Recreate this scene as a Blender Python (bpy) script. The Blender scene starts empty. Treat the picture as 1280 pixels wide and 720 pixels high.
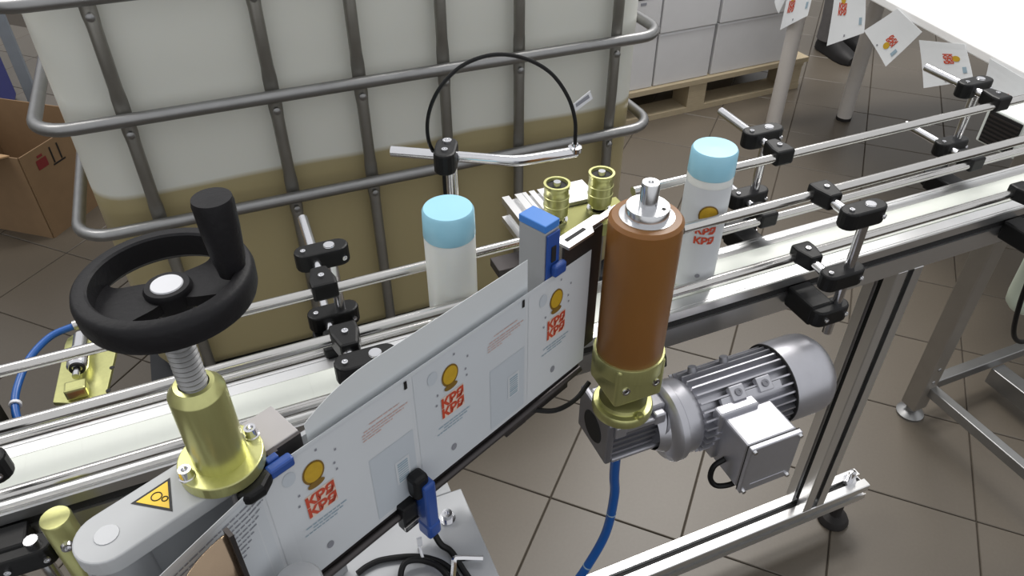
import bpy, bmesh, math, random
from mathutils import Vector, Matrix
random.seed(7)
SC = bpy.context.scene
COL = SC.collection
R = math.radians

# ------------------------------------------------------------------ camera
cam_d = bpy.data.cameras.new('camera')
cam = bpy.data.objects.new('camera', cam_d); COL.objects.link(cam)
cam.location = (0, 0, 1.35)
cam.rotation_euler = (math.pi / 2 - math.atan2(750, 945), 0, -math.atan2(math.hypot(945, 750), 2875))
cam_d.sensor_width = 36; cam_d.lens = 945 / 1280 * 36
cam_d.clip_start = .02
SC.camera = cam

# ------------------------------------------------------------------ world, ceiling lamps and an added fill lamp
W = bpy.data.worlds.new('hall_ambient'); SC.world = W; W.use_nodes = True
bg = W.node_tree.nodes['Background']
bg.inputs[0].default_value = (.97, .98, 1.0, 1); bg.inputs[1].default_value = .80

def area(name, loc, sx, sy, power, col=(1, .97, .93), target=None):
    l = bpy.data.lights.new(name, 'AREA'); l.shape = 'RECTANGLE'; l.size = sx; l.size_y = sy
    l.energy = power; l.color = col
    o = bpy.data.objects.new(name, l); COL.objects.link(o); o.location = loc
    if target:
        o.rotation_euler = (Vector(target) - Vector(loc)).to_track_quat('-Z', 'Y').to_euler()
    return o
area('ceiling_or_fill_lamp', (2.3, 2.6, 2.9), 1.3, .5, 44)
area('ceiling_or_fill_lamp', (1.4, 1.8, 2.9), 1.3, .5, 36)  # fill lamp added to brighten the floor between tank and table
area('ceiling_or_fill_lamp', (-1.1, 2.0, 2.9), 1.3, .5, 24)
SC.view_settings.view_transform = 'Standard'; SC.view_settings.look = 'None'
SC.view_settings.gamma = 1; SC.view_settings.use_curve_mapping = False
SC.view_settings.exposure = 0.0

# ------------------------------------------------------------------ materials
MATS = {}
def srgb(r, g, b):
    f = lambda c: (c / 255 / 12.92) if c / 255 <= .04045 else ((c / 255 + .055) / 1.055) ** 2.4
    return (f(r), f(g), f(b), 1)
def mat(name, col, rough=.5, metal=0, var=.06, scale=30, bump=0, coat=0, sss=0, stretch=(1, 1, 1), spec=.5):
    m = bpy.data.materials.new(name); m.use_nodes = True; MATS[name] = m
    nt = m.node_tree; N = nt.nodes; L = nt.links
    p = N['Principled BSDF']
    col = srgb(*col)
    tc = N.new('ShaderNodeTexCoord'); mp = N.new('ShaderNodeMapping'); mp.inputs['Scale'].default_value = stretch
    L.new(tc.outputs['Object'], mp.inputs[0])
    no = N.new('ShaderNodeTexNoise'); no.inputs['Scale'].default_value = scale; no.inputs['Detail'].default_value = 5
    L.new(mp.outputs[0], no.inputs['Vector'])
    mix = N.new('ShaderNodeMixRGB'); mix.blend_type = 'MIX'
    mix.inputs[1].default_value = [max(0, c * (1 - var)) for c in col[:3]] + [1]
    mix.inputs[2].default_value = [min(1, c * (1 + var)) for c in col[:3]] + [1]
    L.new(no.outputs['Fac'], mix.inputs[0]); L.new(mix.outputs[0], p.inputs['Base Color'])
    p.inputs['Roughness'].default_value = rough; p.inputs['Metallic'].default_value = metal
    p.inputs['Specular IOR Level'].default_value = spec
    if coat:
        p.inputs['Coat Weight'].default_value = coat; p.inputs['Coat Roughness'].default_value = .15
    if sss:
        p.inputs['Subsurface Weight'].default_value = sss; p.inputs['Subsurface Scale'].default_value = .02
        p.inputs['Subsurface Radius'].default_value = (1, .8, .6) if sss < .34 else (1, .62, .3)
    if bump:
        b = N.new('ShaderNodeBump'); b.inputs['Strength'].default_value = bump; b.inputs['Distance'].default_value = .002
        L.new(no.outputs['Fac'], b.inputs['Height']); L.new(b.outputs[0], p.inputs['Normal'])
    return m
M = MATS
mat('chrome', (225, 225, 228), .16, 1, .03, 60)
mat('steel', (205, 203, 200), .20, 1, .06, 80, stretch=(1, 1, 8))
mat('galvanised', (150, 150, 150), .38, .9, .12, 40)
mat('cage_dark', (140, 138, 132), .40, .8, .15, 30)
mat('aluminium', (226, 226, 226), .30, .95, .04, 120, stretch=(1, 10, 10))
mat('aluminium_turned', (215, 216, 218), .22, 1, .05, 90, stretch=(8, 8, 1))
mat('slot_dark', (22, 21, 22), .7, 0, .1)
mat('black_plastic', (15, 15, 16), .45, 0, .12, 90, bump=.15, spec=.3)
mat('wheel_black', (22, 21, 24), .55, 0, .15, 250, bump=.2, spec=.3)
mat('rubber', (30, 27, 26), .75, 0, .15, 60)
mat('cable_black', (12, 12, 13), .45, 0, .1, spec=.3)
mat('yellow_zinc', (200, 200, 138), .30, .8, .10, 40, stretch=(6, 6, 1))
mat('yellow_zinc_dark', (130, 130, 82), .36, .8, .10, 40)
mat('roller_orange', (132, 90, 46), .36, 0, .08, 14, spec=.35, sss=.35)
mat('belt', (226, 230, 222), .38, 0, .03, 16, spec=.6)
mat('arm_paint', (186, 188, 190), .45, 0, .04, 60)
mat('block_paint', (176, 172, 172), .45, 0, .05, 60)
mat('dark_steel', (74, 70, 70), .42, .7, .15, 30)
mat('plate_grey', (172, 174, 177), .40, .35, .05, 30)
mat('motor_grey', (186, 186, 192), .36, .8, .06, 80)
mat('gear_grey', (140, 140, 146), .40, .8, .12, 60)
mat('web_white', (208, 212, 216), .42, 0, .02, 20)
mat('web_back', (214, 218, 220), .45, 0, .02, 20)
mat('label_tint', (203, 208, 213), .42, 0, .03, 20)
mat('label_panel', (192, 199, 206), .42, 0, .03, 20)
mat('print_red', (196, 74, 48), .45, 0, .1, 400)
mat('print_cream', (226, 205, 190), .45, 0, .05)
mat('print_yellow', (196, 158, 40), .45, 0, .15, 200)
mat('print_ochre', (128, 98, 36), .45, 0, .15, 200)
mat('print_grey', (138, 140, 148), .5, 0, .1)
mat('print_pink', (205, 172, 165), .5, 0, .1)
mat('print_blue', (150, 172, 186), .5, 0, .1)
mat('print_black', (20, 20, 22), .5, 0, .05)
mat('sticker_yellow', (250, 206, 48), .4, 0, .03)
mat('white_cap', (225, 226, 230), .4, 0, .03)
mat('bottle_cap', (158, 214, 236), .35, 0, .03, 30)
mat('bottle_body', (226, 228, 224), .32, 0, .03, 20, sss=.3)
mat('sensor_blue', (40, 76, 150), .35, 0, .08)
mat('sensor_sky', (62, 126, 206), .4, 0, .05)
mat('hose_blue', (26, 86, 160), .3, 0, .08)
mat('red_part', (120, 38, 40), .4, 0, .1)
mat('carton_brown', (130, 105, 77), .8, 0, .10, 25)
mat('carton_inside', (176, 142, 104), .8, 0, .08, 25)
mat('carton_white', (206, 206, 208), .6, 0, .04, 20)
mat('wood', (170, 156, 130), .75, 0, .18, 30, stretch=(1, 8, 8))
mat('table_white', (245, 245, 245), .35, 0, .01)
mat('table_leg', (205, 200, 196), .4, .1, .04)
mat('machine_white', (226, 232, 228), .35, 0, .03)
mat('bin_blue', (30, 40, 110), .45, 0, .12)
mat('post_grey', (120, 128, 138), .5, .3, .1)
mat('container_green', (196, 206, 190), .4, 0, .05)
mat('trouser_grey', (95, 92, 92), .9, 0, .2, 60)
mat('shoe_black', (22, 20, 21), .6, 0, .2, 60)
mat('sheet_white', (226, 229, 232), .5, 0, .02)
mat('grout', (70, 63, 55), .9, 0, .15, 60)
mat('stain_steel_leg', (140, 134, 126), .4, .5, .1, 30)
mat('wall_paint', (205, 203, 196), .8, 0, .03, 4)
mat('steel_reflect_brown', (158, 138, 116), .22, .9, .2, 25)  # polished steel; brown reflections of the surroundings put into the base colour
mat('pallet_plastic', (40, 42, 46), .7, 0, .1)

def tile_mat():
    m = mat('tile', (96, 88, 77), .42, 0, .10, 3.2, spec=.6)
    nt = m.node_tree; N = nt.nodes; L = nt.links; p = N['Principled BSDF']
    oi = N.new('ShaderNodeObjectInfo'); src = p.inputs['Base Color'].links[0].from_socket
    hs = N.new('ShaderNodeHueSaturation'); mr = N.new('ShaderNodeMapRange')
    mr.inputs['To Min'].default_value = .93; mr.inputs['To Max'].default_value = 1.07
    L.new(oi.outputs['Random'], mr.inputs[0]); L.new(mr.outputs[0], hs.inputs['Value'])
    L.new(src, hs.inputs['Color'])
    n2 = N.new('ShaderNodeTexNoise'); n2.inputs['Scale'].default_value = 160; n2.inputs['Detail'].default_value = 3
    tc = N.new('ShaderNodeTexCoord'); L.new(tc.outputs['Object'], n2.inputs['Vector'])
    mx = N.new('ShaderNodeMixRGB'); mx.blend_type = 'MULTIPLY'; mx.inputs[0].default_value = .18
    L.new(hs.outputs[0], mx.inputs[1]); L.new(n2.outputs['Fac'], mx.inputs[2])
    L.new(mx.outputs[0], p.inputs['Base Color'])
tile_mat()

def tank_mat():
    m = mat('tank_plastic', (218, 219, 211), .35, 0, .03, 3, coat=.15, sss=.15)
    nt = m.node_tree; N = nt.nodes; L = nt.links; p = N['Principled BSDF']
    src = p.inputs['Base Color'].links[0].from_socket
    tc = N.new('ShaderNodeTexCoord'); sx = N.new('ShaderNodeSeparateXYZ'); L.new(tc.outputs['Object'], sx.inputs[0])
    wn = N.new('ShaderNodeTexNoise'); wn.inputs['Scale'].default_value = 4; L.new(tc.outputs['Object'], wn.inputs['Vector'])
    ma = N.new('ShaderNodeMath'); ma.operation = 'MULTIPLY_ADD'; ma.inputs[1].default_value = .02
    L.new(wn.outputs['Fac'], ma.inputs[0]); L.new(sx.outputs['Z'], ma.inputs[2])
    mr = N.new('ShaderNodeMapRange'); mr.inputs['From Min'].default_value = .608 - .14 + .004; mr.inputs['From Max'].default_value = .608 - .14 + .016
    L.new(ma.outputs[0], mr.inputs[0])
    mx = N.new('ShaderNodeMixRGB'); mx.inputs[1].default_value = srgb(166, 154, 116)
    L.new(mr.outputs[0], mx.inputs[0]); L.new(src, mx.inputs[2]); L.new(mx.outputs[0], p.inputs['Base Color'])
tank_mat()

# ------------------------------------------------------------------ mesh helpers
WL = {}
class MB:
    def __init__(s): s.v = []; s.f = []; s.sm = []
    def add(s, vs, fs, smooth=False):
        b = len(s.v); s.v += [Vector(v) for v in vs]
        for q in fs: s.f.append([b + i for i in q]); s.sm.append(smooth)
        return s
    def box(s, c, size, rz=0, axes=None):
        hx, hy, hz = [k / 2 for k in size]
        if axes is None:
            ca, sa = math.cos(rz), math.sin(rz)
            axes = (Vector((ca, sa, 0)), Vector((-sa, ca, 0)), Vector((0, 0, 1)))
        X, Y, Z = [Vector(a) for a in axes]; c = Vector(c)
        vs = [c + X * hx * i + Y * hy * j + Z * hz * k for k in (-1, 1) for j in (-1, 1) for i in (-1, 1)]
        return s.add(vs, [(0, 2, 3, 1), (4, 5, 7, 6), (0, 1, 5, 4), (2, 6, 7, 3), (0, 4, 6, 2), (1, 3, 7, 5)])
    def span(s, a, b):
        a = Vector(a); b = Vector(b)
        return s.box((a + b) / 2, [abs(b[i] - a[i]) for i in range(3)])
    def prism(s, poly, o, X, Y, Zv, smooth=False):
        """poly of (x,y) in plane X,Y at o, extruded by vector Zv"""
        o = Vector(o); X = Vector(X); Y = Vector(Y); Zv = Vector(Zv); n = len(poly)
        vs = [o + X * p[0] + Y * p[1] for p in poly] + [o + X * p[0] + Y * p[1] + Zv for p in poly]
        s.add(vs, [list(range(n))[::-1], [n + i for i in range(n)]])
        b = len(s.v) - 2 * n
        for i in range(n):
            s.f.append([b + i, b + (i + 1) % n, b + n + (i + 1) % n, b + n + i]); s.sm.append(smooth)
        return s
    def cyl(s, a, b, r, r2=None, n=20, caps=True):
        a = Vector(a); b = Vector(b); r2 = r if r2 is None else r2
        ax = (b - a).normalized(); t = Vector((0, 0, 1)) if abs(ax.z) < .9 else Vector((1, 0, 0))
        X = ax.cross(t).normalized(); Y = ax.cross(X)
        vs = []
        for p, q in ((a, r), (b, r2)):
            vs += [p + (X * math.cos(2 * math.pi * i / n) + Y * math.sin(2 * math.pi * i / n)) * q for i in range(n)]
        s.add(vs, [(i, (i + 1) % n, n + (i + 1) % n, n + i) for i in range(n)], True)
        if caps: s.add(vs, [list(range(n))[::-1], [n + i for i in range(n)]])
        return s
    def lathe(s, prof, o, ax=(0, 0, 1), n=32, sharp=False, a0=0):
        """prof list of (r,h) along axis ax from o"""
        o = Vector(o); ax = Vector(ax).normalized(); t = Vector((1, 0, 0)) if abs(ax.x) < .9 else Vector((0, 1, 0))
        X = (t - ax * t.dot(ax)).normalized(); Y = ax.cross(X)
        ring = lambda r, h: [o + ax * h + (X * math.cos(a0 + 2 * math.pi * i / n) + Y * math.sin(a0 + 2 * math.pi * i / n)) * r for i in range(n)]
        for k in range(len(prof) - 1):
            (r0, h0), (r1, h1) = prof[k], prof[k + 1]
            vs = ring(max(r0, 1e-5), h0) + ring(max(r1, 1e-5), h1)
            s.add(vs, [(i, (i + 1) % n, n + (i + 1) % n, n + i) for i in range(n)], not sharp)
        return s
    def tube(s, pts, r, n=10, closed=False, caps=True):
        pts = [Vector(p) for p in pts]; m = len(pts); vs = []
        prev = None
        for i, p in enumerate(pts):
            if closed: t = (pts[(i + 1) % m] - pts[i - 1]).normalized()
            else: t = (pts[min(i + 1, m - 1)] - pts[max(i - 1, 0)]).normalized()
            if prev is None:
                u = Vector((0, 0, 1)) if abs(t.z) < .9 else Vector((1, 0, 0))
                X = (u - t * u.dot(t)).normalized()
            else:
                X = (prev - t * prev.dot(t)).normalized()
            prev = X; Y = t.cross(X)
            vs += [p + (X * math.cos(2 * math.pi * k / n) + Y * math.sin(2 * math.pi * k / n)) * r for k in range(n)]
        fs = []
        for i in range(m if closed else m - 1):
            j = (i + 1) % m
            fs += [(i * n + k, i * n + (k + 1) % n, j * n + (k + 1) % n, j * n + k) for k in range(n)]
        s.add(vs, fs, True)
        if caps and not closed: s.add(vs, [list(range(n))[::-1], [(m - 1) * n + k for k in range(n)]])
        return s
    def sheet(s, rows, thick=None):
        """grid of points rows[i][j]"""
        a = len(rows); b = len(rows[0]); vs = [p for r in rows for p in r]
        return s.add(vs, [(i * b + j, (i + 1) * b + j, (i + 1) * b + j + 1, i * b + j + 1) for i in range(a - 1) for j in range(b - 1)], False)
    def build(s, name, m, parent=None, bevel=0, origin=None, solid=0, seg=2):
        me = bpy.data.meshes.new(name)
        if parent is not None: org = WL[parent.name]
        elif origin is not None: org = Vector(origin)
        else:
            xs = [v.x for v in s.v]; ys = [v.y for v in s.v]; zs = [v.z for v in s.v]
            org = Vector(((min(xs) + max(xs)) / 2, (min(ys) + max(ys)) / 2, min(zs)))
        me.from_pydata([v - org for v in s.v], [], s.f)
        bm = bmesh.new(); bm.from_mesh(me)
        for f, k in zip(bm.faces, s.sm): f.smooth = k
        bmesh.ops.remove_doubles(bm, verts=bm.verts, dist=1e-6)
        bmesh.ops.recalc_face_normals(bm, faces=bm.faces)
        for e in bm.edges:
            if len(e.link_faces) == 2 and e.calc_face_angle(0) > R(38): e.smooth = False
        bm.to_mesh(me); bm.free()
        me.materials.append(MATS[m] if isinstance(m, str) else m)
        o = bpy.data.objects.new(name, me); COL.objects.link(o)
        if parent is not None: o.parent = parent; WL[o.name] = org
        else: o.location = org; WL[o.name] = org
        if solid:
            md = o.modifiers.new('thickness', 'SOLIDIFY'); md.thickness = solid; md.offset = 0
        if bevel:
            md = o.modifiers.new('bevel', 'BEVEL'); md.width = bevel; md.segments = seg; md.limit_method = 'ANGLE'; md.angle_limit = R(40)
        return o
def tag(o, label, cat, group=None, kind=None):
    if label: o['label'] = label
    if cat: o['category'] = cat
    if group: o['group'] = group
    if kind: o['kind'] = kind
    return o
def thing(name, loc, label, cat, group=None):
    o = bpy.data.objects.new(name, None); COL.objects.link(o); o.location = loc; WL[o.name] = Vector(loc)
    o.empty_display_size = .02
    return tag(o, label, cat, group)
def arc(c, r, a0, a1, n, X=(1, 0, 0), Y=(0, 1, 0)):
    c = Vector(c); X = Vector(X); Y = Vector(Y)
    return [c + X * r * math.cos(R(a0 + (a1 - a0) * i / n)) + Y * r * math.sin(R(a0 + (a1 - a0) * i / n)) for i in range(n + 1)]
def smooth_path(pts, k=6):
    """Catmull-Rom through points"""
    P = [Vector(p) for p in pts]; P = [P[0] * 2 - P[1]] + P + [P[-1] * 2 - P[-2]]; out = []
    for i in range(1, len(P) - 2):
        for j in range(k):
            t = j / k; a, b, c, d = P[i - 1:i + 3]
            out.append(.5 * ((2 * b) + (c - a) * t + (2 * a - 5 * b + 4 * c - d) * t * t + (3 * b - a - 3 * c + d) * t ** 3))
    out.append(P[-2]); return out
def stadium(x0, x1, r, n=8):
    p = [(x1 + r * math.cos(R(-90 + 180 * i / n)), r * math.sin(R(-90 + 180 * i / n))) for i in range(n + 1)]
    return p + [(x0 + r * math.cos(R(90 + 180 * i / n)), r * math.sin(R(90 + 180 * i / n))) for i in range(n + 1)]
def tslot(a, g=.0045, dp=.009):
    """square extrusion profile polygon, half size a, slot half width g, depth dp"""
    out = []
    for k in range(4):
        c, s_ = [(1, 0), (0, 1), (-1, 0), (0, -1)][k]
        for x, y in ((a, -a + .0015), (a, -g), (a - .002, -g), (a - .002, -g * 1.7), (a - dp, -g * 1.7), (a - dp, g * 1.7), (a - .002, g * 1.7), (a - .002, g), (a, g), (a, a - .0015)):
            out.append((x * c - y * s_, x * s_ + y * c))
    return out
TXT = {}
def text_geo(body, size):
    key = (body, size)
    if key in TXT: return TXT[key]
    cu = bpy.data.curves.new('lettering_source', 'FONT'); cu.body = body; cu.size = size; cu.align_x = 'CENTER'; cu.resolution_u = 2
    cu.offset = size * .05
    o = bpy.data.objects.new('lettering_source', cu); COL.objects.link(o)
    bpy.context.view_layer.update()
    dg = bpy.context.evaluated_depsgraph_get(); me = bpy.data.meshes.new_from_object(o.evaluated_get(dg))
    g = ([tuple(v.co) for v in me.vertices], [tuple(p.vertices) for p in me.polygons])
    bpy.data.objects.remove(o); bpy.data.curves.remove(cu); bpy.data.meshes.remove(me)
    TXT[key] = g; return g

# ================================================================== FLOOR
fl = MB().span((-6, -3, -.06), (10, 14, -.004)).build('floor', 'grout')
tag(fl, 'brown grey tiled hall floor laid diagonally', 'floor', kind='structure')
S2 = math.sqrt(.5); T = .2785
tm = None
fwd_az = math.pi / 2 - math.atan2(math.hypot(945, 750), 2875)
cnt = 0
Pc = math.atan2(750, 945)
fw = Vector((math.cos(fwd_az) * math.cos(Pc), math.sin(fwd_az) * math.cos(Pc), -math.sin(Pc)))
rt = Vector((math.sin(fwd_az), -math.cos(fwd_az), 0)); upv = rt.cross(fw)
def in_view(p, mx=360):
    v = Vector(p) - Vector((0, 0, 1.35)); z = v.dot(fw)
    if z < .1: return False
    x = 640 + v.dot(rt) / z * 945; y = 360 - v.dot(upv) / z * 945
    return -mx < x < 1280 + mx and -mx < y < 720 + mx
for i in range(-16, 20):
    for j in range(-16, 20):
        a = -.025 + .394 * (i + .5); b = 1.331 + .394 * (j + .5)     # a = x-y, b = x+y
        x = (a + b) / 2; y = (b - a) / 2
        if not in_view((x, y, 0)) or y > 4.6 or x > 5.0: continue
        if tm is None:
            h = T / 2 - .0013
            t0 = MB().box((0, 0, -.005), (2 * h, 2 * h, .010)).build('floor_tile', 'tile', None, origin=(0, 0, 0), bevel=.0015, seg=1)
            tm = t0.data; o = t0
        else:
            o = t0.copy(); COL.objects.link(o)
        o.parent = fl; o.location = Vector((x, y, 0)) - WL['floor']; o.rotation_euler = (0, 0, R(45) + random.choice((0, 1, 2, 3)) * math.pi / 2)
        cnt += 1


for nm, a, b in (('wall_back', (-6, 14, -.06), (10, 14.12, 3.2)), ('wall_left', (-6.12, -3, -.06), (-6, 14.12, 3.2)), ('wall_right', (10, -3, -.06), (10.12, 14.12, 3.2))):
    tag(MB().span(a, b).build(nm, 'wall_paint'), 'plain pale painted hall wall, ' + nm.split('_')[1] + ' side', 'wall', kind='structure')

# ================================================================== TANK (caged bulk container)
ibc = thing('bulk_container', (.314, 1.85, 0), 'white caged bulk liquid tank half full of tan liquid behind the conveyor', 'tank')
def rrect(x0, x1, y0, y1, r, z, n=8):
    p = []
    for cx, cy, a in ((x1 - r, y0 + r, -90), (x1 - r, y1 - r, 0), (x0 + r, y1 - r, 90), (x0 + r, y0 + r, 180)):
        p += [(cx + r * math.cos(R(a + 90 * i / n)), cy + r * math.sin(R(a + 90 * i / n)), z) for i in range(n + 1)]
    return p
X0, X1, Y0, Y1 = -.257, .906, 1.392, 2.30
rows = []
for z, ins in ((.14, .03), (.155, .008), (.18, 0), (1.06, 0), (1.10, .012), (1.125, .05)):
    rows.append(rrect(X0 + ins, X1 - ins, Y0 + ins, Y1 - ins, .075, z))
tk = MB(); n = len(rows[0])
tk.add([p for r in rows for p in r], [(k * n + i, k * n + (i + 1) % n, (k + 1) * n + (i + 1) % n, (k + 1) * n + i) for k in range(len(rows) - 1) for i in range(n)], True)
tk.add(rows[0], [list(range(n))]); tk.add(rows[-1], [list(range(n))])
tko = tk.build('tank', 'tank_plastic', None, origin=(.3, 1.8, .14)); tko.parent = ibc; tko.location = Vector((.3, 1.8, .14)) - WL[ibc.name]
MB().cyl((.32, 1.85, 1.125), (.32, 1.85, 1.16), .11, n=32).build('filler_lid', 'black_plastic', ibc)
for z in (.560, .772, .976):
    p = rrect(-.292, .922, 1.350, 2.34, .062, z, 6)
    MB().tube(p, .0118, 10, closed=True).build('cage_hoop', 'galvanised', ibc)
def flat_bar(x, y, zs, z0=.12, z1=1.13, w=.0115):
    """vertical cage tube, pinched flat where it is welded to the hoops"""
    hs = [z0, z1]
    for z in zs: hs += [z - .05, z - .03, z - .012, z + .012, z + .03, z + .05]
    hs = sorted(hs); mb = MB(); n = 10; vs = []
    for h in hs:
        dz = min(abs(h - z) for z in zs); fl_ = .45 if dz < .02 else (.6 if dz < .035 else 1); wd = w * (1.12 if dz < .035 else 1)
        vs += [(x + wd * math.cos(2 * math.pi * i / n), y + w * fl_ * math.sin(2 * math.pi * i / n), h) for i in range(n)]
    m = len(hs)
    mb.add(vs, [(k * n + i, k * n + (i + 1) % n, (k + 1) * n + (i + 1) % n, (k + 1) * n + i) for k in range(m - 1) for i in range(n)], True)
    return mb
for x in (-.149, .101, .262, .429, .590, .813):
    cbr = flat_bar(x, 1.369, (.56, .772, .976)).build('cage_bar', 'cage_dark', ibc)
    for z in (.56, .772, .976):
        MB().lathe([(.0075, -.001), (.0068, .0022), (.004, .004), (0, .0046)], (x, 1.3585, z - .032), (0, -1, 0), n=14).build('dimple_highlight', 'galvanised', cbr)  # lighter bumps stand in for highlights on the flattened weld spots
for y in (1.55, 1.75, 1.95, 2.15):
    flat_bar(.912, y, (.56, .772, .976)).build('cage_bar', 'cage_dark', ibc)
for yy in (1.40, 1.85, 2.28): MB().span((-.28, yy - .05, 0), (.92, yy + .05, .10)).build('pallet_runner', 'pallet_plastic', ibc)
MB().span((-.28, 1.36, .10), (.92, 2.33, .14)).build('pallet_deck', 'pallet_plastic', ibc)

# ================================================================== CONVEYOR
YF, YB, ZB = .578, .671, .75
def yy(x): return .010 * (x - .8)          # the conveyor is turned half a degree in the hall
XL, XR = -.75, 1.75
DX = Vector((1, .010, 0)).normalized(); DYc = Vector((-.010, 1, 0)).normalized()
def cp(x, y, z): return Vector((x, y + yy(x), z))
conv = thing('conveyor', (.5, .62, 0), 'narrow aluminium slat chain conveyor carrying the bottles across the picture', 'conveyor')
def extr(poly, name, m, x0=XL, x1=XR, bevel=0):
    """poly in (y,z), extruded along the conveyor"""
    return MB().prism(poly, (x0, yy(x0), 0), DYc, (0, 0, 1), DX * (x1 - x0)).build(name, m, conv, bevel=bevel)
front = [(YF, .694), (YF, .724), (YF + .008, .724), (YF + .008, .737), (YF, .737), (YF, .7495), (YF + .0025, ZB), (YF + .005, ZB), (YF + .005, ZB - .0012), (YF + .0065, ZB - .0012), (YF + .0065, ZB), (YF + .021, ZB), (YF + .021, .694)]
fb = extr(front, 'side_beam', 'aluminium')
slot = MB().prism([(YF + .0035, .7245), (YF + .0078, .7245), (YF + .0078, .7365), (YF + .0035, .7365)], (XL, yy(XL), 0), DYc, (0, 0, 1), DX * (XR - XL)).build('slot_strip', 'slot_dark', fb)
mid = (YF + YB)
rear = [(mid - a, b) for a, b in front][::-1]
rb = extr(rear, 'side_beam', 'aluminium')
extr([(YF + .0215, .70), (YF + .0215, .7485), (YB - .0215, .7485), (YB - .0215, .70)], 'chain_bed', 'belt')
# slat chain: single slats sharing one mesh
s0 = None; px = .0255; x = XL + .02
while x < XR - .01:
    if s0 is None:
        s0 = MB().box((0, 0, 0), (px - .00004, YB - YF - .0445, .002)).build('chain_slat', 'belt', None, origin=(0, 0, 0))
        o = s0
    else:
        o = s0.copy(); COL.objects.link(o)
    o.parent = conv; o.location = cp(x, mid / 2, .7495) - WL[conv.name]; o.rotation_euler = (0, 0, .010)
    x += px
# leg, base bar with slots and levelling foot
leg = MB().prism(tslot(.025, .0062, .011), (0, 0, 0), (1, 0, 0), (0, 1, 0), (0, 0, .569)); 
for v in leg.v: v += Vector((.866, .603, .125))
leg.build('leg', 'aluminium', conv)
for dx, dy, sx, sy in ((0, -.0155, .011, .004), (-.0155, 0, .004, .011)):
    MB().box((.866 + dx, .603 + dy, .41), (sx * 1.1, sy * 1.1, .56)).build('slot_strip', 'slot_dark', conv)
bb = MB().prism(tslot(.0225, .0058, .010), (-.2, .6005, .1025), (0, 1, 0), (0, 0, 1), (1.205, 0, 0)).build('base_bar', 'aluminium', conv)
MB().box((.40, .6005, .117), (1.2, .008, .004)).build('slot_strip', 'slot_dark', bb)
lg = MB().prism(tslot(.0225), (-.13, .6005, .125), (1, 0, 0), (0, 1, 0), (0, 0, .569)).build('leg', 'aluminium', conv)
for fx in (.972, -.17):
    ft = MB().lathe([(.0, 0), (.030, 0), (.031, .006), (.026, .016), (.012, .022), (.010, .08)], (fx, .6005, 0), n=20).build('levelling_foot', 'rubber', conv)
    MB().lathe([(.0065, .10), (.0065, .155), (.0, .157)], (fx, .6005, 0), n=12).lathe([(.0, .1245), (.0125, .1245), (.0125, .134), (.0, .134)], (fx, .6005, 0), n=6, sharp=True).build('threaded_bolt', 'chrome', ft)

# ================================================================== GUIDE RAILS
RR = .0062
def rail(xa, xb, y, z, label):
    mb = MB().tube([cp(xa, y, z), cp((xa + xb) / 2, y, z), cp(xb, y, z)], RR, 14)
    return tag(mb.build('guide_rail', 'steel'), label, 'rail', 'guide rails along the conveyor')
ZU, ZLo = .868, .777
rail(.455, 1.75, .588, ZU, 'front upper steel guide rail on the right half of the conveyor')
rail(.40, 1.75, .588, ZLo - .002, 'front lower steel guide rail just over the chain, right half')
rail(.44, 1.75, .674, .873, 'rear upper steel guide rail on the right, nearest the white table')
rail(.44, 1.75, .674, .775, 'rear lower steel guide rail on the right behind the bottle')
rail(-.75, .31, .674, .840, 'rear upper steel guide rail on the left, before the tank')
rail(-.75, .33, .591, .842, 'front upper steel guide rail on the left, under the handwheel')
rail(-.75, .31, .6795, .748, 'rear lower steel guide rail on the left at chain height')
rail(-.75, .30, .591, .762, 'front lower steel guide rail on the left next to the grey arm')

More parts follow.
